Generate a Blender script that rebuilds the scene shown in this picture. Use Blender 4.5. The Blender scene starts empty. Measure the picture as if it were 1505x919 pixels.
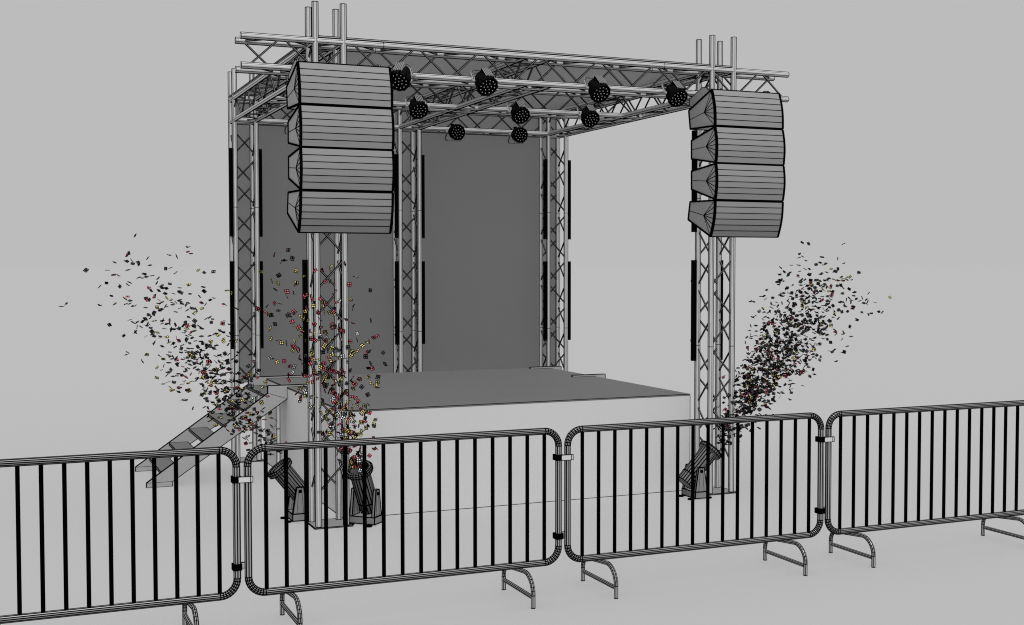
import bpy, math, random
from mathutils import Vector, Matrix
random.seed(7)
sc = bpy.context.scene
col = sc.collection
V = Vector

# ------------------------------------------------------------------ materials
def mat(name, c, rough=.6, metal=0., spec=.3, var=0.0, scale=6.0):
    m = bpy.data.materials.new(name); m.use_nodes = True
    nt = m.node_tree; b = nt.nodes['Principled BSDF']
    if isinstance(c, (int, float)): c = (c, c, c)
    b.inputs['Roughness'].default_value = rough
    b.inputs['Metallic'].default_value = metal
    b.inputs['Specular IOR Level'].default_value = spec
    b.inputs['Base Color'].default_value = (*c, 1)
    if var:
        tc = nt.nodes.new('ShaderNodeTexCoord'); n = nt.nodes.new('ShaderNodeTexNoise')
        n.inputs['Scale'].default_value = scale; n.inputs['Detail'].default_value = 3
        nt.links.new(tc.outputs['Object'], n.inputs['Vector'])
        r = nt.nodes.new('ShaderNodeValToRGB')
        r.color_ramp.elements[0].position = .3; r.color_ramp.elements[1].position = .7
        r.color_ramp.elements[0].color = (*[x*(1-var) for x in c], 1)
        r.color_ramp.elements[1].color = (*[min(1, x*(1+var)) for x in c], 1)
        nt.links.new(n.outputs['Fac'], r.inputs['Fac'])
        nt.links.new(r.outputs['Color'], b.inputs['Base Color'])
    return m
M = dict(
    ground=mat('pale floor', .351, 1, 0, 0),
    line=mat('black line', .001, 1, 0, .0),
    alu=mat('aluminium tube', .52, .38, .2, .5, .04, 9),
    alubrace=mat('aluminium brace', .26, .5, .1, .3),
    steel=mat('galvanised steel', .30, .38, .1, .4, .05, 14),
    bar=mat('black steel bar', .001, 1, 0, .0),
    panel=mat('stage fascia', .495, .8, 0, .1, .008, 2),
    side=mat('stage side shade-lifted', .70, .8, 0, .1, .008, 2),  # same material as the fascia, colour lightened because less light reaches the sides
    deck=mat('stage deck', .117, .85, 0, .1, .02, 2),
    canopy=mat('roof canopy', .48, .9, 0, .05, .01, 2),
    backwall=mat('backdrop cloth', .175, .9, 0, .05, .01, 2),
    curtain=mat('dark stage curtain', .145, .9, 0, .05, .01, 2),
    stair=mat('stair metal', .30, .8, 0, .1, .015, 4),
    tread=mat('stair tread', .11, .8, 0, .1, .015, 4),
    spk=mat('speaker shell', .40, .8, 0, .1, .015, 5),
    grille=mat('speaker grille', .232, .85, 0, .05, .01, 5),
    plate=mat('base plate', .18, .7, 0, .2, .02, 9),
    clampw=mat('bright coupling plate', .52, .6, 0, .2),
    cannon=mat('cannon barrel', .12, .7, 0, .15, .03, 12),
    cannonb=mat('cannon base', .19, .7, 0, .15, .03, 9),
    parbody=mat('lamp housing', .003, .8, 0, .03),
    parfin=mat('lamp fin', .20, .6, 0, .2),
    yoke=mat('lamp yoke', .24, .6, 0, .2),
    lens=mat('lamp diode', .38, .4, 0, .3),
    red=mat('red foil', (.62, .12, .15), .6, 0, .2),
    yellow=mat('yellow foil', (.74, .62, .20), .6, 0, .2),
    white=mat('white foil', (.78, .80, .86), .6, 0, .2),
    dark=mat('dark foil', (.075, .075, .08), .6, 0, .2),
)

# ------------------------------------------------------------------ mesh builder
class MB:
    def __init__(s): s.v = []; s.f = []; s.m = []; s.sm = []; s.mats = []
    def mi(s, k):
        if k not in s.mats: s.mats.append(k)
        return s.mats.index(k)
    def face(s, pts, k, smooth=False):
        b = len(s.v); s.v += [tuple(p) for p in pts]
        s.f.append(tuple(range(b, b+len(pts)))); s.m.append(s.mi(k)); s.sm.append(smooth)
    def grid(s, rows, k, smooth=True, close=False):
        b = len(s.v); n = len(rows[0])
        for r in rows: s.v += [tuple(p) for p in r]
        for i in range(len(rows)-1):
            for j in range(n if close else n-1):
                j2 = (j+1) % n
                s.f.append((b+i*n+j, b+i*n+j2, b+(i+1)*n+j2, b+(i+1)*n+j)); s.m.append(s.mi(k)); s.sm.append(smooth)
    def box(s, a, b, k):
        x0, y0, z0 = a; x1, y1, z1 = b
        P = [V((x, y, z)) for z in (z0, z1) for y in (y0, y1) for x in (x0, x1)]
        for q in ((0, 2, 3, 1), (4, 5, 7, 6), (0, 1, 5, 4), (2, 6, 7, 3), (0, 4, 6, 2), (1, 3, 7, 5)):
            s.face([P[i] for i in q], k)
    def bar(s, p, q, w, k='line', h=None):
        p = V(p); q = V(q); d = (q-p).normalized(); h = h or w
        u = d.cross(V((0, 0, 1)))
        if u.length < .05: u = d.cross(V((0, 1, 0)))
        u.normalize(); w2 = d.cross(u)
        c = [u*w/2+w2*h/2, -u*w/2+w2*h/2, -u*w/2-w2*h/2, u*w/2-w2*h/2]
        A = [p-d*0+x for x in c]; B = [q+x for x in c]
        for i in range(4): s.face([A[i], A[(i+1) % 4], B[(i+1) % 4], B[i]], k)
        s.face(A[::-1], k); s.face(B, k)
    def boxedges(s, a, b, w, k='line', skip=()):
        x0, y0, z0 = a; x1, y1, z1 = b; e = w/2
        for y in (y0, y1):
            for z in (z0, z1): s.bar((x0-e, y, z), (x1+e, y, z), w, k)
        for x in (x0, x1):
            for z in (z0, z1): s.bar((x, y0+e, z), (x, y1-e, z), w, k)
            for y in (y0, y1): s.bar((x, y, z0+e), (x, y, z1-e), w, k)
    def prism(s, poly, x0, x1, k, axis=0, kside=None):
        # poly in the plane normal to the axis
        def P(t, a, b):
            return V((t, a, b)) if axis == 0 else V((a, t, b))
        A = [P(x0, *p) for p in poly]; B = [P(x1, *p) for p in poly]
        s.face(A, kside or k); s.face(B[::-1], kside or k)
        n = len(poly)
        for i in range(n): s.face([A[i], A[(i+1) % n], B[(i+1) % n], B[i]], k)
    def tube(s, pts, R, nb=6, phase=0., w=.0055, h=.002, k='alu', lk='line', ref=None, sub=3, rings=False, ringlen=.004, caps=True, major=None):
        """round tube with black seam ribs running along it"""
        pts = [V(p) for p in pts]; n = len(pts)
        T = []
        for i in range(n):
            a = pts[min(i+1, n-1)]-pts[max(i-1, 0)]; T.append(a.normalized())
        ref = V(ref) if ref else (V((0, 0, 1)) if abs(T[0].z) < .9 else V((1, 0, 0)))
        fr = []; u = (ref-T[0]*ref.dot(T[0])).normalized()
        for t in T:
            u = (u-t*u.dot(t)).normalized(); fr.append((u, t.cross(u)))
        def ring(i, r, angs): 
            a, b = fr[i]; return [pts[i]+(a*math.cos(t)+b*math.sin(t))*rr for t, rr in zip(angs, r)]
        big, bh = major or (w, h)
        for j in range(nb):
            isbig = major and j % (nb//2) == 0; nbig = major and (j+1) % (nb//2) == 0
            d = (big if isbig else w)/2/R; dn = (big if nbig else w)/2/R; hh = bh if isbig else h
            a0 = phase+2*math.pi*j/nb; a1 = phase+2*math.pi*(j+1)/nb
            ag = [a0+d+(a1-a0-d-dn)*q/sub for q in range(sub+1)]
            s.grid([ring(i, [R]*len(ag), ag) for i in range(n)], k, True)
            ab = [a0-d, a0-d*.6, a0+d*.6, a0+d]
            s.grid([ring(i, [R, R+hh, R+hh, R], ab) for i in range(n)], lk, False)
        if caps:
            ag = [2*math.pi*q/(nb*2) for q in range(nb*2)]
            s.face(ring(0, [R*1.0]*len(ag), ag)[::-1], k); s.face(ring(n-1, [R]*len(ag), ag), k)
            for i, sg in ((0, 1), (n-1, -1)): s.collar(pts[i]+T[i]*sg*.003, T[i], R+h, .006, lk)
        if rings:
            for i in range(1, n-1): s.collar(pts[i], T[i], R+h, ringlen, lk)
    def collar(s, p, t, R, L, k='line', n=14):
        t = V(t).normalized(); u = t.orthogonal().normalized(); w = t.cross(u)
        def rg(r, o): return [V(p)+t*o+(u*math.cos(a)+w*math.sin(a))*r for a in [2*math.pi*i/n for i in range(n)]]
        s.grid([rg(R*.9, -L/2), rg(R, -L/2), rg(R, L/2), rg(R*.9, L/2)], k, False, True)
    def cyl(s, p, q, R, k, n=16, smooth=True, R2=None, cap0=True, cap1=True, kc=None):
        p = V(p); q = V(q); t = (q-p).normalized(); u = t.orthogonal().normalized(); w = t.cross(u)
        R2 = R if R2 is None else R2
        an = [2*math.pi*i/n for i in range(n)]
        A = [p+(u*math.cos(a)+w*math.sin(a))*R for a in an]; B = [q+(u*math.cos(a)+w*math.sin(a))*R2 for a in an]
        s.grid([A, B], k, smooth, True)
        if cap0: s.face(A[::-1], kc or k)
        if cap1: s.face(B, kc or k)
    def mesh(s, name):
        me = bpy.data.meshes.new(name); me.from_pydata(s.v, [], s.f)
        for k in s.mats: me.materials.append(M[k])
        me.polygons.foreach_set('material_index', s.m); me.polygons.foreach_set('use_smooth', s.sm)
        me.update(); return me
    def build(s, name, parent=None, loc=None):
        return link(name, s.mesh(name), parent, loc)

def link(name, me, parent=None, loc=None, M4=None):
    o = bpy.data.objects.new(name, me); col.objects.link(o)
    if parent: o.parent = parent
    if loc: o.location = loc
    if M4 is not None: o.matrix_local = M4
    return o
def tag(o, label=None, cat=None, group=None, kind=None):
    if label: o['label'] = label
    if cat: o['category'] = cat
    if group: o['group'] = group
    if kind: o['kind'] = kind
    return o
def thing(name, label, cat, loc=(0, 0, 0), group=None, rz=0):
    o = link(name, None, None, loc); o.empty_display_size = .1; o.rotation_euler = (0, 0, rz)
    return tag(o, label, cat, group)

# ------------------------------------------------------------------ surveyed sizes (metres)
S = .2454      # truss chord spacing
W = 3.9435     # front tower spacing
D = 3.834      # depth to the rear towers
XM = 1.9722    # middle rear tower
HT = 4.5163    # tower height
ZL, ZU = 3.94, 4.186   # lower / upper roof chords
YM = 1.83      # middle cross truss (front chord plane)
RC = .0245     # chord radius

# ------------------------------------------------------------------ ground
g = MB(); g.face([(-4000, -4000, 0), (4000, -4000, 0), (4000, 4000, 0), (-4000, 4000, 0)], 'ground')
tag(g.build('ground'), kind='structure')

# ------------------------------------------------------------------ stage
sx0, sx1, sy0, sy1, sh = .3035, 3.889, .2905, 3.784, .978
st = thing('stage', 'low boxy stage platform with pale front and dark grey deck', 'stage', (0, 0, 0))
b = MB(); b.box((sx0, sy0, sh-.02), (sx1, sy1, sh), 'deck')
b.boxedges((sx0, sy0, sh-.004), (sx1, sy1, sh-.003), .0045)
b.build('deck', st)
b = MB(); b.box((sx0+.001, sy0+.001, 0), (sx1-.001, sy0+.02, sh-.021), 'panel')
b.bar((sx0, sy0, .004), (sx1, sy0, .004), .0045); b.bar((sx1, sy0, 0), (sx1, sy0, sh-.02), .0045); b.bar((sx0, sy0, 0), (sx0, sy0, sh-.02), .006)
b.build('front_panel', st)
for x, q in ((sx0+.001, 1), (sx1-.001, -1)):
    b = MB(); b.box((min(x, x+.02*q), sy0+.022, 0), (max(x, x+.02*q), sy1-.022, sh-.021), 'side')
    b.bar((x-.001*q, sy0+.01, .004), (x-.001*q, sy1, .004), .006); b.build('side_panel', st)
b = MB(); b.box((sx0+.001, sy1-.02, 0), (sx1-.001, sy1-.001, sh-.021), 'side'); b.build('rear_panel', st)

# ------------------------------------------------------------------ stairs
def staircase(label, side):
    """side -1: climbs from the left of the stage, +1 from the right"""
    t = thing('staircase', label, 'stairs', (0, 0, 0), 'steps up to the stage deck')
    if side < 0:
        X = lambda x: x; hook = .755; yn, yf = 2.585, 3.66
    else:
        X = lambda x: 4.10-.87*x if x < .3 else 4.006-(x-.096); hook = .46; yn, yf = 2.41, 3.62
    poly = [(-1.153, 0), (-.894, 0), (-.894, .05), (.304, .854), (.304, .9785), (hook, .9785), (hook, 1.0), (.096, 1.0), (.096, .92), (-1.153, .05)]
    if side > 0: poly = [(X(a) if a < .3 else (3.893 if a < .31 else 3.59), z) for a, z in poly]
    for y in (yn, yf):
        m = MB(); m.prism(poly, y-.013, y+.013, 'stair', axis=1)
        for yy in (y-.013, y+.013):
            for i in range(len(poly)):
                a, c = poly[i], poly[(i+1) % len(poly)]; m.bar((a[0], yy, a[1]), (c[0], yy, c[1]), .0075)
            for a, c in (((-1.153, .05), (-.894, .05)), ((.096, .92), (.304, .854))):
                if side < 0: m.bar((a[0], yy, a[1]), (c[0], yy, c[1]), .004)
        m.build('stringer', t)
    tm = None
    for k in range(6):
        x0 = -1.005+.215*k; z = .15+.15*k
        xa, xb = sorted((X(x0), X(x0+.2))) if side < 0 else sorted((4.10-.87*x0, 4.10-.87*(x0+.2)))
        m = MB(); m.box((xa, yn+.014, z-.028), (xb, yf-.014, z), 'tread'); m.boxedges((xa, yn+.014, z-.028), (xb, yf-.014, z), .006)
        m.build('tread', t)
    if side < 0:
        m = MB(); m.tube([(.215, yn+.045, 0), (.215, yn+.045, .80)], .018, 6, -.23, .003, .001, 'alu', major=(.012, .005), ref=(1, 0, 0)); m.collar((.215, yn+.045, .53), (0, 0, 1), .022, .01)
        m.build('support_leg', t)
    return t
staircase('open grey metal steps rising to the left side of the stage', -1)
staircase('steps on the right side of the stage, only their top hooks showing over the deck', 1)

# ------------------------------------------------------------------ trusses
def brace_mesh(dark):
    m = MB(); L = math.hypot(S-.03, S-.03)
    if dark: m.tube([(0, 0, -L/2), (0, 0, L/2)], .0085, 4, .6, .0120, .0012, 'alubrace', sub=2, caps=False)
    else: m.tube([(0, 0, -L/2), (0, 0, L/2)], .0078, 4, .785, .0090, .0020, 'alubrace', sub=2, caps=False)
    return m.mesh('brace')
BR = {0: brace_mesh(0), 1: brace_mesh(1)}
def put_brace(parent, p, q, dark):
    p = V(p); q = V(q); d = (q-p).normalized()
    R = d.to_track_quat('Z', 'Y').to_matrix().to_4x4()
    L = math.hypot(S-.03, S-.03); R = Matrix.Translation((p+q)/2) @ R @ Matrix.Diagonal((1, 1, (q-p).length/L, 1))
    link('brace', BR[dark], parent, None, R)
def lattice(parent, ax, c0, t0, t1, phase, period, dark, faces=('a', 'b', 'c', 'd')):
    """zigzag braces on the four faces of a box truss. ax: running axis, c0: corner of the section, t0..t1: run"""
    o1, o2 = [i for i in range(3) if i != ax]
    def P(t, u, v):
        x = [0, 0, 0]; x[ax] = t; x[o1] = c0[0]+u; x[o2] = c0[1]+v; return x
    hp = period/2; run = hp-.055
    for f in faces:
        k0 = math.ceil((t0-phase)/hp-1e-6); k1 = math.floor((t1-phase)/hp+1e-6)
        for k in range(k0, k1):
            a = phase+k*hp+.0275; b2 = a+run; e = k % 2
            if f in ('ad' if ax == 2 else 'bd'): e = 1-e
            lo, hi = .012, S-.012
            u, v = (lo, hi) if e else (hi, lo)
            if f == 'a': p, q = P(a, 0, u), P(b2, 0, v)
            elif f == 'b': p, q = P(a, S, u), P(b2, S, v)
            elif f == 'c': p, q = P(a, u, 0), P(b2, v, 0)
            else: p, q = P(a, u, S), P(b2, v, S)
            put_brace(parent, p, q, dark)

def tower(label, x0, y0, az, dark, z0=0):
    t = thing('truss_tower', label, 'truss tower', (x0+S/2, y0+S/2, 0), 'upright truss towers of the stage roof')
    t.location = (x0, y0, 0)
    m = MB(); m.box((-.04, -.035, .0), (S+.05, S+.045, .012), 'plate'); m.boxedges((-.04, -.035, .003), (S+.05, S+.045, .012), .006)
    m.build('base_plate', t)
    c = MB(); c.tube([(0, 0, .012), (0, 0, HT)], RC, 6, az, .0046, .0014, 'alu', ref=(1, 0, 0), major=(.017, .0055) if not dark else (.018, .006))
    for z in (1.47, 2.94): c.collar((0, 0, z), (0, 0, 1), RC+.0025, .006)
    cm = c.mesh('chord')
    for dx in (0, S):
        for dy in (0, S): link('chord', cm, t, (dx, dy, 0))
    # right front node at z = 2.346
    per = .5866; ph = 2.346 % per
    # running axis z: section corner (x, y); face a = x0 plane, b = x1 plane, c = y0 plane (front), d = rear
    lattice(t, 2, (0, 0), .05, 3.85, ph-per/2*0, per, dark)
    return t
tower('front left truss tower carrying the left loudspeaker hang, standing between two confetti cannons', 0, 0, -.24, 0)
tower('front right truss tower carrying the right loudspeaker hang, beside the lone right cannon', W, 0, -.56, 0)
tower('rear left truss tower standing behind the open grey steps', 0, D, -.17, 1)
tower('middle truss tower at the rear of the stage, between the two dark curtains', XM, D, -.30, 1)
tower('rear right truss tower behind the far right corner of the deck', W, D, -.42, 1)

def htruss(label, ax, off, t0, t1, phase, dark, group, beads=6):
    """horizontal box truss; ax 0 along x (off=y), ax 1 along y (off=x)"""
    t = thing('roof_truss', label, 'truss', (0, 0, 0), group)
    c = MB(); p, q = [0, 0, 0], [0, 0, 0]; p[ax] = t0; q[ax] = t1
    c.tube([p, q], RC, 6, 0 if ax == 0 else .1, .0050, .0014, 'alu', ref=(0, 0, 1), major=(.016, .005))
    d = [0, 0, 0]; d[ax] = 1
    if ax == 0 and t1-t0 > 4.5:
        for x in (.60, 3.40): c.collar((x, 0, 0), d, RC+.0022, .005)
    cm = c.mesh('chord')
    for u in (0, S):
        for z in (ZL, ZU):
            link('chord', cm, t, (0, off+u, z) if ax == 0 else (off+u, 0, z))
    lattice(t, ax, (off, ZL), t0+.03, t1-.03, phase, .598, dark)
    return t
G = 'horizontal trusses of the stage roof'
htruss('long front roof truss overhanging both front towers', 0, 0, -.633, 4.833, .911, 0, G)
htruss('middle cross truss of the roof, halfway back, carrying the second row of lamps', 0, YM, 0, W+S, .2, 1, G)
htruss('rear cross truss of the roof against the backdrop, carrying the back row of lamps', 0, D, 0, W+S, .2, 1, G)
htruss('left side roof truss running back over the steps', 1, 0, 0, D+S, .1, 0, G)
htruss('centre roof truss running from the front truss back to the middle tower', 1, XM, 0, D+S, .1, 0, G)
htruss('right side roof truss with open sky seen through its braces', 1, W, 0, D+S, .1, 1, G)

# roof canopy, backdrop, curtains
b = MB(); b.box((-.02, .0, ZU+.032), (W+S+.02, D+S+.03, ZU+.044), 'canopy'); b.boxedges((-.02, .0, ZU+.032), (W+S+.02, D+S+.03, ZU+.044), .006)
tag(b.build('roof_canopy'), 'flat grey roof canopy lying over the roof trusses', 'canopy')
b = MB(); b.box((.02, D+S+.035, .90), (W+S-.0, D+S+.05, ZU+.026), 'backwall'); b.boxedges((.02, D+S+.035, .90), (W+S, D+S+.05, ZU+.026), .006)
tag(b.build('backdrop'), 'wide grey backdrop cloth closing the back of the stage behind the rear towers', 'backdrop')
for x0, x1, l in ((S+.03, XM-.03, 'left dark curtain panel hung between the rear left and middle towers'), (XM+S+.03, W-.035, 'right dark curtain panel hung between the middle and rear right towers')):
    b = MB(); b.box((x0, D+.20, .90), (x1, D+.21, ZL-.03), 'curtain'); b.boxedges((x0, D+.20, .90), (x1, D+.21, ZL-.03), .005)
    tag(b.build('stage_curtain'), l, 'curtain', 'dark curtain panels at the back of the stage')

# ------------------------------------------------------------------ LED battens
bm = MB(); bm.box((-.018, -.02, 0), (.018, .02, 1.006), 'parbody'); bm.boxedges((-.018, -.02, 0), (.018, .02, 1.006), .004)
hou = bm.mesh('housing')
bm = MB(); bm.box((-.012, -.024, .02), (.012, -.021, .985), 'bar'); lensm = bm.mesh('lens_strip')
bm = MB()
for z in (.2, .8): bm.box((-.01, .021, z-.012), (.01, .045, z+.012), 'parbody')
brk = bm.mesh('bracket')
def batten(x, y, z, label):
    t = thing('led_batten', label, 'light batten', (x, y, z), 'slim black light battens strapped to the towers')
    link('housing', hou, t); link('lens_strip', lensm, t); link('bracket', brk, t)
for x0, y0, nm, skip in ((0, D, 'rear left tower', ()), (XM, D, 'middle rear tower', ()), (W, D, 'rear right tower', ()), (0, S, 'front left tower', ('ul', 'ur')), (W, S, 'front right tower', ('ur',))):
    for sx, sn in ((-.045, 'left'), (S+.041, 'right')):
        for z, zn in ((2.606, 'upper'), (1.316, 'lower')):
            if zn[0]+sn[0] in skip: continue
            xx = x0+sx-(.021 if y0 == S and sn == 'right' and x0 > 1 else 0)
            batten(xx, y0, z, f'{zn} black light batten on the {sn} side of the {nm}')

# ------------------------------------------------------------------ line array speakers
FR = [(-.42, 3.92), (-.482, 3.568), (-.500, 3.226), (-.492, 2.885), (-.415, 2.541)]   # front joints (y, z)
BK = [((-.02, 3.767), (-.05, 3.587)), ((-.073, 3.474), (-.075, 3.297)), ((-.076, 3.18), (-.078, 3.003)), ((-.053, 2.886), (-.018, 2.716))]
def cabinet(i, xl, dy, label, grp, wdt):
    ft = V((FR[i][0]+dy, FR[i][1]-.006)); fb = V((FR[i+1][0]+dy, FR[i+1][1]+.006))
    (by, bz), (cy, cz) = BK[i]; bt = V((by+dy, bz)); bb = V((cy+dy, cz))
    t = thing('line_array_speaker', label, 'loudspeaker', (xl+wdt/2, (ft.x+bt.x)/2, fb.y), grp)
    o = V((xl+wdt/2, (ft.x+bt.x)/2, fb.y))
    n = V((-(ft-fb).y, (ft-fb).x)).normalized()
    if n.x > 0: n = -n
    arc = [ft.lerp(fb, k/6)+n*.022*math.sin(math.pi*k/6) for k in range(7)]
    h = wdt/2
    L = lambda p, x: V((x, p.x-o.y, p.y-o.z))
    poly = [(p.x-o.y, p.y-o.z) for p in arc]+[(bb.x-o.y, bb.y-o.z), (bt.x-o.y, bt.y-o.z)]
    m = MB(); m.prism(poly, -h, h, 'spk')
    c = ft.lerp(fb, .5); bc = bt.lerp(bb, .5); fan = c.lerp(bc, .38)
    for x in (-h-.001, h+.001):
        for p in arc[1:-1]: m.bar(L(fan, x), L(p, x), .0056)
        m.bar(L(fan, x), L(ft, x), .0045); m.bar(L(fan, x), L(fb, x), .0045)
        m.bar(L(fan, x), L(bc, x), .0045)
    m.build('cabinet', t)
    # grille: thin shell on the front
    m = MB(); a1 = [p+n*.003 for p in arc]; a2 = [p+n*.010 for p in arc]
    for k in range(6):
        A = [L(a2[k], -h+.006), L(a2[k], h-.006), L(a2[k+1], h-.006), L(a2[k+1], -h+.006)]; m.face(A, 'grille')
        for x in (-h+.006, h-.006): m.face([L(a1[k], x), L(a2[k], x), L(a2[k+1], x), L(a1[k+1], x)], 'grille')
        if k: m.bar(L(a2[k], -h+.006), L(a2[k], h-.006), .0068)
    m.build('grille', t)
    m = MB(); w = .021
    for x in (-h, h):
        for k in range(6): m.bar(L(arc[k]+n*.004, x), L(arc[k+1]+n*.004, x), w)
        for p, q in ((ft, bt), (bt, bb), (bb, fb)): m.bar(L(p, x), L(q, x), .016)
    for p, ww in ((ft, .021), (fb, .021), (bt, .014), (bb, .014)): m.bar(L(p, -h-.006), L(p, h+.006), ww)
    m.build('edge_trim', t)
def flyframe(xl, dy, label):
    t = thing('flying_frame', label, 'rigging frame', (xl, dy, 3.7), 'rigging frames on top of the loudspeaker hangs')
    a, b_ = V((-.40, 3.925)), V((-.0, 3.775)); d = (b_-a).normalized(); n = V((-d.y, d.x))
    if n.y < 0: n = -n
    pl = [a+d*.05+n*.008, a+d*.40+n*.008, a+d*.42+n*.06, a+d*.40+n*.105, a+d*.15+n*.10, a+d*.10+n*.075]
    for x in (.03, .725):
        m = MB(); pp = [(p.x, p.y-3.7) for p in pl]; m.prism(pp, x-.006, x+.006, 'spk')
        for xx in (x-.006, x+.006):
            for k in range(6):
                p, q = pp[k], pp[(k+1) % 6]; m.bar((xx, *p), (xx, *q), .006)
        m.build('side_plate', t)
    m = MB(); c = a+d*.30+n*.05; m.tube([(.036, c.x, c.y-3.7), (.719, c.x, c.y-3.7)], .016, 6, 0, .004, .002, 'alubrace'); m.build('cross_bar', t)
nth = ['topmost', 'second from the top', 'third from the top', 'lowest']
for nm, xl, dy in (('left', -.262, -.05), ('right', 3.668, -.008)):
    for i in range(4):
        cabinet(i, xl, dy, f'grey loudspeaker cabinet, {nth[i]} of four in the {nm} hang', f'loudspeaker cabinets of the {nm} hang', .772 if nm == 'left' else .752)
    flyframe(xl, dy, f'grey rigging frame on top of the {nm} loudspeaker hang')

# ------------------------------------------------------------------ stage lamps
def lamp_meshes():
    R, L = .095, .150
    h = MB(); h.cyl((0, 0, 0), (0, 0, -L*.55), R*.96, 'parbody', 10, False, cap0=True)   # lens end at z=0, body runs to -z
    h.cyl((0, 0, -L*.55), (0, 0, -L), R*.96, 'parbody', 10, False, R*.72)
    h.cyl((0, 0, -.022), (0, 0, .014), R*1.04, 'parbody', 10, False, cap0=True, cap1=False)
    for k in range(10):
        a = math.pi*2*k/10; h.bar((math.cos(a)*R*1.04, math.sin(a)*R*1.04, -.02), (math.cos(a)*R*1.04, math.sin(a)*R*1.04, .014), .006)
    house = h.mesh('housing')
    f = MB()
    for k in range(-2, 3):
        x = k*.0165; f.box((x-.0045, .03, -L+.01), (x+.0045, R*1.04, -.028), 'parfin'); f.box((x-.0082, .03, -L+.012), (x-.0048, R*1.02, -.03), 'bar')
    fins = f.mesh('cooling_fins')
    d = MB(); d.cyl((0, 0, .001), (0, 0, .006), R*.95, 'bar', 20, False)
    for n, r, o in ((1, 0, 0), (6, .034, .2), (12, .068, .0)):
        for k in range(n):
            a = o+2*math.pi*k/n; x, y = r*math.cos(a), r*math.sin(a)
            d.cyl((x, y, .006), (x, y, .012), .0044, 'lens', 6, False)
    face = d.mesh('lens_face')
    return house, fins, face
HOUSE, FINS, FACE = lamp_meshes()
def lamp(x, y, z, tilt, yaw, chord, label, lowyoke=False):
    """lens centre at x,y,z; tilt: degrees below horizontal; faces the audience"""
    t = thing('stage_lamp', label, 'stage light', (x, y, z), 'round black stage lamps under the roof')
    a = math.radians(tilt); q = math.radians(yaw)
    d = V((math.sin(q)*math.cos(a), -math.cos(q)*math.cos(a), -math.sin(a)))
    up = V((0, 0, 1)); u = (up-d*up.dot(d)).normalized(); r = u.cross(d).normalized()
    Mx = Matrix((r, u, d)).transposed().to_4x4()
    ho = link('housing', HOUSE, t, None, Mx); link('cooling_fins', FINS, ho); link('lens_face', FACE, t, None, Mx)
    # yoke: flat strap on both sides meeting at the clamp
    m = MB(); c = -d*.07; R = .108
    top = V((0, chord[0]-y, chord[1]-z))
    sgn = -1 if lowyoke else 1
    mid = V((0, .085, .11*sgn)) if not lowyoke else V((0, .09, -.10))
    for s in (-1, 1):
        P = [c+r*R*s, c+r*R*s+mid*.75, c+r*R*.8*s+mid]
        for p, w in zip(P[:-1], P[1:]): m.bar(p, w, .020, 'yoke', .005); m.bar(p+r*.003*s, w+r*.003*s, .004); m.bar(p-V((0, .011, 0)), w-V((0, .011, 0)), .004); m.bar(p+V((0, .011, 0)), w+V((0, .011, 0)), .004)
    m.bar(c+mid-r*R*.8, c+mid+r*R*.8, .020, 'yoke', .006); m.bar(c+mid-r*R*.8-V((0, .011, 0)), c+mid+r*R*.8-V((0, .011, 0)), .004)
    m.build('yoke', t)
    k = MB(); k.collar(top, (1, 0, 0), .034, .04, 'yoke', 10); k.bar(top-V((.02, 0, -.0)), top-V((.02, 0, .05)), .008); k.bar(c+mid, top+V((0, -.02, -.01)), .026, 'yoke', .012)
    k.bar(c+mid+V((.014, 0, 0)), top+V((.014, -.02, -.01)), .004); k.bar(c+mid+V((-.014, 0, 0)), top+V((-.014, -.02, -.01)), .004)
    k.cyl(c-r*(R+.022), c-r*(R-.005), .016, 'yoke', 8, False); k.cyl(c+r*(R+.022), c+r*(R-.005), .016, 'yoke', 8, False)
    k.build('clamp', t)
fl = ['partly hidden behind the left loudspeakers', 'second from the left', 'third from the left', 'nearest the right loudspeakers']
for x, n in zip((.705, 1.53, 2.66, 3.49), fl):
    lamp(x, -.12, 3.868, 42, -38 if x < 1 else 6, (0, ZL), f'black stage lamp on the front roof truss, {n}')
for x, n in zip((1.51, 2.655, 3.49), ('beside the left loudspeakers', 'in the middle above the back row', 'at the right end')):
    lamp(x, YM-.10, 3.868, 40, 0, (YM, ZL), f'black stage lamp on the middle cross truss, {n}')
for x, n in zip((.685, 2.665, 3.50), ('peeking out behind the left loudspeakers', 'right of the middle tower', 'near the rear right tower')):
    lamp(x, D-.13, 3.893, 8, 0, (D, ZL), f'black stage lamp on the rear cross truss, {n}', True)

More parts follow.
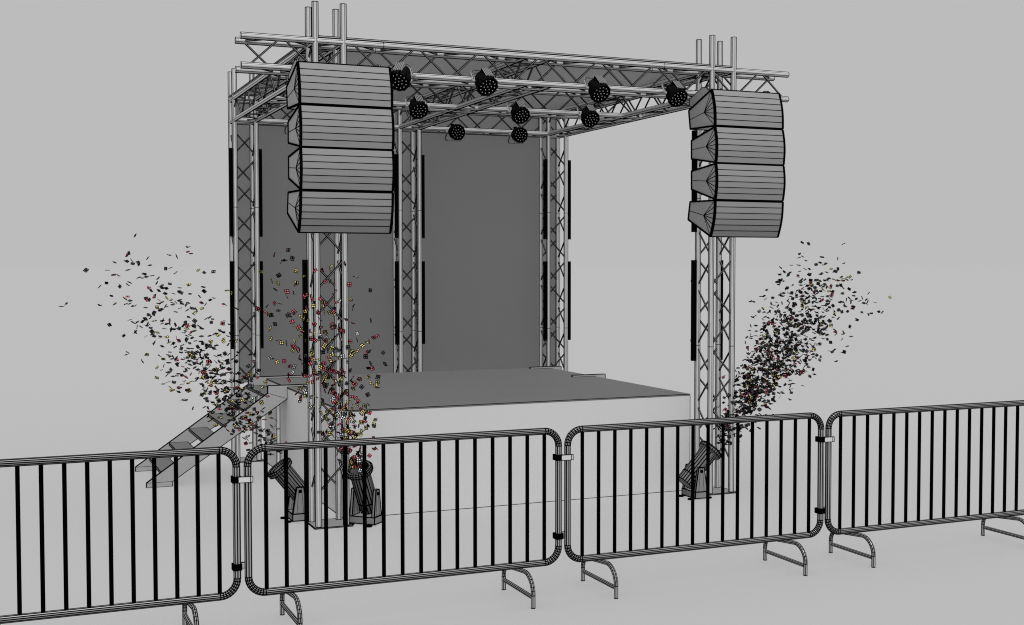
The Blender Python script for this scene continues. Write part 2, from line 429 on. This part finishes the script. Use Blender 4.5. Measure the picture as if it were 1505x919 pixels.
# ------------------------------------------------------------------ crowd barriers
FL, ZB0, ZB1, YB = 2.1123, .2468, 1.1468, -2.7785
def barrier_parts():
    r = .105; R = .0215
    pts = []; L = FL; z0, z1 = ZB0, ZB1
    def arc(cx, cz, a0, n=9):
        return [(cx+r*math.cos(a0+math.pi/2*k/n), 0, cz+r*math.sin(a0+math.pi/2*k/n)) for k in range(n+1)]
    f = MB()
    kw = dict(nb=12, w=.0074, h=.0022, k='steel', sub=1, caps=False)
    corners = [arc(L-r, z0+r, -math.pi/2), arc(L-r, z1-r, 0), arc(r, z1-r, math.pi/2), arc(r, z0+r, math.pi)]
    for c in corners: f.tube(c, R, ref=(0, 1, 0), rings=True, ringlen=.0075, **kw); 
    for i in range(4):
        p = corners[i][-1]; q = corners[(i+1) % 4][0]
        vert = abs(p[0]-q[0]) < .01
        f.tube([p, q], R, ref=(0, 1, 0), **(kw if not vert else dict(kw, nb=8, w=.0078, sub=2)))
        for e in (p, q): f.collar(e, V(q)-V(p), R+.002, .007)
    frame = f.mesh('frame')
    bmb = MB(); bmb.cyl((0, 0, z0+.018), (0, 0, z1-.018), .0130, 'bar', 12); barm = bmb.mesh('bar')
    # foot in the plane x = 0, y relative to the panel
    ft = MB(); ya, yb = .316, -.193; zt = .222; rr = .12; Rf = .0135
    A = [(0, ya, 0), (0, ya, .10)]; 
    cA = [(0, ya-.07+.07*math.cos(t), .10+.085*math.sin(t)) for t in [math.pi/2*k/6 for k in range(7)]]
    cB = [(0, yb+.13-.13*math.sin(t), .09+.125*math.cos(t)) for t in [math.pi/2*k/8 for k in range(9)]]
    kf = dict(nb=8, w=.0062, h=.002, k='steel', sub=1, caps=False)
    ft.tube([(0, ya, 0), (0, ya, .10)], Rf, ref=(1, 0, 0), **dict(kf, nb=6, w=.0048, caps=True))
    ft.tube(cA, Rf, ref=(1, 0, 0), rings=True, **kf)
    ft.tube([cA[-1], cB[0]], Rf, ref=(1, 0, 0), **kf)
    ft.tube(cB, Rf, ref=(1, 0, 0), rings=True, **kf)
    ft.tube([cB[-1], (0, yb, 0)], Rf, ref=(1, 0, 0), **dict(kf, nb=6, w=.0048, caps=True))
    foot = ft.mesh('foot')
    cb = MB(); cb.tube([(0, ya-.01, .072), (0, yb+.01, .072)], Rf*.92, ref=(0, 0, 1), **dict(kf, w=.0064)); cross = cb.mesh('cross_bar')
    # couplings at the right hand upright
    out = []
    for z, ln, yo, xs in ((.963, .088, -.033, .005), (.422, .062, .026, .027)):
        c = MB(); c.box((L-.030, -.0285, z-.020), (L+.026, .032, z+.020), 'line'); c.box((L-.030, -.034, z-.020), (L+.004, -.0285, z+.020), 'line')
        cl = c.mesh('coupling')
        w = MB(); w.box((L+xs, yo-.004, z-.018), (L+xs+ln, yo+.004, z+.018), 'clampw'); w.boxedges((L+xs, yo-.004, z-.018), (L+xs+ln, yo+.004, z+.018), .004)
        if yo < 0:
            w.box((L+xs+ln-.008, yo+.004, z-.018), (L+xs+ln, yo+.05, z+.018), 'clampw'); w.bar((L+xs+ln-.014, yo-.005, z-.018), (L+xs+ln-.014, yo-.005, z+.018), .004)
        out.append((cl, w.mesh('coupling_plate')))
    return frame, barm, foot, cross, out
BF, BB, BFOOT, BCROSS, BC = barrier_parts()
def barrier(x0, label):
    t = thing('crowd_barrier', label, 'crowd barrier', (x0, YB, 0), 'linked crowd barriers in front of the stage')
    link('frame', BF, t)
    for k in range(16): link('bar', BB, t, (.112+k*.1262, 0, 0))
    for x in (.275, FL-.275):
        f = link('foot', BFOOT, t, (x, 0, 0)); link('cross_bar', BCROSS, f)
    for cl, pl in BC:
        c = link('coupling', cl, t); link('coupling_plate', pl, c)
xb = -1.1261
for k, l in ((-1, 'leftmost crowd barrier, in front of the open grey steps'), (0, 'second crowd barrier from the left, in front of the two left confetti cannons'), (1, 'third crowd barrier from the left, in front of the right confetti cannon'), (2, 'rightmost crowd barrier, cut off by the right edge of the view')):
    barrier(xb+k*(FL+.0682), l)

# ------------------------------------------------------------------ confetti cannons
def cannon(loc, rz, elev, label, flip=1):
    """barrel tilts in the local xz plane toward +x"""
    t = thing('confetti_cannon', label, 'confetti cannon', loc, 'black and grey confetti cannons on the floor', rz)
    zp = .275; a = math.radians(elev); d = V((math.cos(a), 0, math.sin(a))); c = V((0, 0, zp))
    m = MB(); m.box((-.07, -.125, .014), (.07, .125, .075), 'cannonb'); m.boxedges((-.07, -.125, .014), (.07, .125, .075), .009)
    m.build('base', t)
    for s in (-1, 1):
        q = MB(); y = s*.108; pl = [(-.066, .076), (.066, .076), (.030, zp+.035), (-.030, zp+.035)]
        q.prism(pl, y-.012, y+.012, 'cannonb', axis=1)
        for yy in (y-.012, y+.012):
            for k in range(4):
                p, r = pl[k], pl[(k+1) % 4]; q.bar((p[0], yy, p[1]), (r[0], yy, r[1]), .009)
            for e in (-1, 1): q.bar((.03*e, yy, .076), (.012*e, yy, zp+.035), .003)
        for e in (-1, 1): q.bar((pl[2][0]*e, y-.012, zp+.035), (pl[2][0]*e, y+.012, zp+.035), .006)
        q.cyl((0, y-.02, zp), (0, y+.02, zp), .016, 'line', 10, False); q.build('bracket', t)
    R = .087
    b0 = c-d*.17; b1 = c+d*.22
    m = MB(); m.tube([b0, b1], R, 20, 0, .0115, .003, 'cannon', sub=1, caps=False, ref=(0, 1, 0))
    m.cyl(b0-d*.001, b0, R, 'cannon', 20, False)
    m.collar(b0, d, R+.004, .008); m.collar(c-d*.075, d, R+.006, .012)
    for s in (-1, 1): m.bar(c-d*.05+V((0, s*(R+.004), 0)), b1+V((0, s*(R+.004), 0)), .02, 'cannon', .012); m.bar(c-d*.05+V((0, s*(R+.012), 0)), b1+V((0, s*(R+.012), 0)), .005)
    br = m.build('barrel', t)
    m = MB()
    u = V((0, 1, 0)); w = d.cross(u); n = 28
    def rg(r, o): return [b1+d*o+(u*math.cos(2*math.pi*i/n)+w*math.sin(2*math.pi*i/n))*r for i in range(n)]
    prof = [(R, -.005), (.118, .012), (.122, .04), (.112, .052), (.088, .05), (.080, .03), (.070, -.06), (.0, -.065)]
    rows = [rg(*p) for p in prof]
    m.grid(rows[:7], 'cannon', False, True); m.grid(rows[6:], 'line', False, True)
    for p in prof[1:6]:
        R_ = rg(p[0]+.001, p[1])
        for i in range(n): m.bar(R_[i], R_[(i+1) % n], .0075)
    for i in range(n):
        for j in range(1, 5): m.bar(rows[j][i], rows[j+1][i], .0068)
    m.build('muzzle_ring', br)
    for s in (-1, 1):
        for e in (-1, 1):
            m = MB(); m.cyl((.105*s, .09*e, 0), (.105*s, .09*e, .014), .028, 'line', 12, False); m.bar((.06*s, .09*e, .009), (.105*s, .09*e, .009), .03, 'line', .010); m.build('rubber_foot', t)
    return t
cannon((-.085, .44, 0), math.pi, 52, 'left confetti cannon, tilted up to the left behind the barrier and the front left tower')
cannon((.428, .03, 0), math.radians(-134), 62, 'middle confetti cannon, its open muzzle facing the camera, just right of the front left tower')
cannon((3.735, -.06, 0), 0, 46, 'right confetti cannon, tilted up to the right at the foot of the front right tower')

# ------------------------------------------------------------------ confetti
def flake(colk, shape):
    m = MB(); h = .0185
    def Z(x, y):
        if shape == 0: return .006*math.sin(x*90)
        if shape == 1: return .55*abs(x)-.006
        if shape == 2: return .010*math.sin(x*140)+.004*math.sin(y*120)
        return .5*(x if x > 0 else 0)-.5*(y if y < 0 else 0)
    e = .0042
    for i in (-1, 0):
        for j in (-1, 0):
            x0, x1, y0, y1 = i*h, (i+1)*h, j*h, (j+1)*h
            O = [(x0, y0), (x1, y0), (x1, y1), (x0, y1)]
            I = [(x0+e, y0+e), (x1-e, y0+e), (x1-e, y1-e), (x0+e, y1-e)]
            if i == -1 and j == -1: pass
            P = lambda q, o=0: (q[0], q[1], Z(*q)+o)
            m.face([P(q) for q in I], colk)
            for k in range(4): m.face([P(O[k]), P(O[(k+1) % 4]), P(I[(k+1) % 4]), P(I[k])], 'line')
    # raised dark rim so that an edge-on piece still shows
    c = [(-h, -h), (h, -h), (h, h), (-h, h)]
    for k in range(4):
        a, b_ = c[k], c[(k+1) % 4]; mid = ((a[0]+b_[0])/2, (a[1]+b_[1])/2)
        for p, q in ((a, mid), (mid, b_)): m.bar((*p, Z(*p)), (*q, Z(*q)), .0042)
    return m
FLK = {(c, s): flake(c, s) for c in ('red', 'yellow', 'white', 'dark') for s in range(4)}
FLM = {k: v.mesh('confetti_flake') for k, v in FLK.items()}
def plume(org, d, length, spread, n, mix, bend, core, seed, p=1.0, rmin=.04, flat=None):
    rnd = random.Random(seed); out = []
    d = V(d).normalized(); u = d.cross(V((0, 1, 0))).normalized(); w = d.cross(u)
    for i in range(n):
        t = core(rnd); rad = rmin+spread*t**p
        a, b_ = max(-2.1, min(2.1, rnd.gauss(0, 1)))*.40*rad, max(-2, min(2, rnd.gauss(0, 1)))*.36*rad
        q = V(org)+d*(length*t)+u*a+w*b_+V(bend)*t*t
        r = rnd.random(); acc = 0; ck = 'dark'
        for k, pr in mix:
            acc += pr
            if r < acc: ck = k; break
        sc_ = rnd.uniform(.85, 1.12)*(.78 if flat else .86)
        if flat and rnd.random() < .8: Mx = Matrix.Translation(q) @ Matrix.Rotation(rnd.uniform(0, 6.28), 4, 'Z') @ Matrix.Rotation(rnd.gauss(0, flat), 4, 'X') @ Matrix.Rotation(rnd.gauss(0, flat), 4, 'Y') @ Matrix.Rotation(rnd.uniform(0, 6.28), 4, 'Z') @ Matrix.Scale(sc_, 4)
        else: Mx = Matrix.Translation(q) @ (Matrix.Rotation(rnd.uniform(0, 6.28), 4, 'Z') @ Matrix.Rotation(rnd.uniform(0, 6.28), 4, 'X') @ Matrix.Rotation(rnd.uniform(0, 6.28), 4, 'Y')) @ Matrix.Scale(sc_, 4)
        out.append((q, ck, rnd.randrange(4), Mx))
    return out
L_ = plume((-.25, .44, .55), (-.557, .05, .83), 2.0, .56, 680, (('red', .15), ('yellow', .15), ('white', .02)), (-.08, 0, -.02), lambda r: min(1.15, r.betavariate(1.8, 2.4)*1.18), 3, 1.0, .15, .42)
C_ = plume((.35, -.10, .50), (-.29, -.12, .96), 1.95, .62, 500, (('red', .37), ('yellow', .31), ('white', .15)), (-.03, 0, .0), lambda r: min(1.1, r.betavariate(1.4, 2.3)*1.15), 5, 1.0, .15)
R_ = plume((3.96, -.06, .46), (.65, .08, .76), 2.2, .52, 1700, (('red', .09), ('yellow', .07), ('white', .02)), (.10, 0, -.02), lambda r: min(1.1, r.betavariate(2.1, 2.6)*1.15), 9, 1.0, .13, .5)
cam_pos = V((-2.5273, -10.2696, 2.2725))
allf = [(o[0], 'left', o) for o in L_]+[(o[0], 'middle', o) for o in C_]+[(o[0], 'right', o) for o in R_]
allf = [f for f in allf if f[0].z > .05 and not (f[0].z > 2.42 and f[1] == 'middle')]
allf.sort(key=lambda f: (f[0]-cam_pos).length*(1/f[2][3].median_scale))
where = {'left': 'drifting in the plume left of the front left tower', 'middle': 'flying in the plume around the front left tower', 'right': 'flying in the dense plume right of the front right tower'}
cn = {'red': 'small folded red confetti square', 'yellow': 'small folded yellow confetti square', 'white': 'small folded white confetti square', 'dark': 'small folded dark confetti square'}
for q, pl, (_, ck, sh_, Mx) in allf[:300]:
    o = link('confetti_flake', FLM[(ck, sh_)], None, None, Mx)
    tag(o, f'{cn[ck]} {where[pl]}', 'confetti', f'{ck} confetti flakes in the {pl} plume')
big = MB(); big.mats = ['red', 'yellow', 'white', 'dark', 'line']
for q, pl, (_, ck, sh_, Mx) in allf[300:]:
    s_ = FLK[(ck, sh_)]; b0 = len(big.v)
    big.v += [tuple(Mx @ V(v)) for v in s_.v]; big.f += [tuple(i+b0 for i in f) for f in s_.f]
    big.m += [big.mi(s_.mats[i]) for i in s_.m]; big.sm += s_.sm
tag(big.build('confetti_cloud'), 'the mass of tiny mixed confetti bursting from the cannons, densest in the right plume', 'confetti', kind='stuff')

# ------------------------------------------------------------------ camera
yaw, pitch, roll, f = .4002, -.0387, -.0008, 1788.5555
fw = V((math.sin(yaw)*math.cos(pitch), math.cos(yaw)*math.cos(pitch), math.sin(pitch)))
r = V((math.cos(yaw), -math.sin(yaw), 0)); u = r.cross(fw)
r2 = r*math.cos(roll)+u*math.sin(roll); u2 = -r*math.sin(roll)+u*math.cos(roll)
cd = bpy.data.cameras.new('camera'); cam = bpy.data.objects.new('camera', cd); col.objects.link(cam)
cd.sensor_width = 36; cd.lens = f/1505*36; cd.clip_end = 9000; cd.clip_start = .1
mw = Matrix((r2, u2, -fw)).transposed().to_4x4(); mw.translation = cam_pos; cam.matrix_world = mw
sc.camera = cam

# ------------------------------------------------------------------ light
w = bpy.data.worlds.new('World'); sc.world = w; w.use_nodes = True
bg = w.node_tree.nodes['Background']; bg.inputs['Color'].default_value = (.503, .503, .503, 1); bg.inputs['Strength'].default_value = 1
sl = bpy.data.lights.new('sun', 'SUN'); sl.energy = 3.45; sl.angle = math.radians(10); sl.color = (1, 1, 1); sl.use_shadow = False
so = bpy.data.objects.new('sun', sl); col.objects.link(so)
e = math.radians(60); az = math.radians(0)
so.rotation_euler = V((math.sin(az)*math.cos(e), math.cos(az)*math.cos(e), -math.sin(e))).to_track_quat('-Z', 'Y').to_euler()
vs = sc.view_settings; vs.view_transform = 'Standard'; vs.look = 'None'; vs.exposure = 0; vs.gamma = 1
sc.cycles.filter_width = 1.1
sc.cycles.max_bounces = 8; sc.cycles.diffuse_bounces = 6
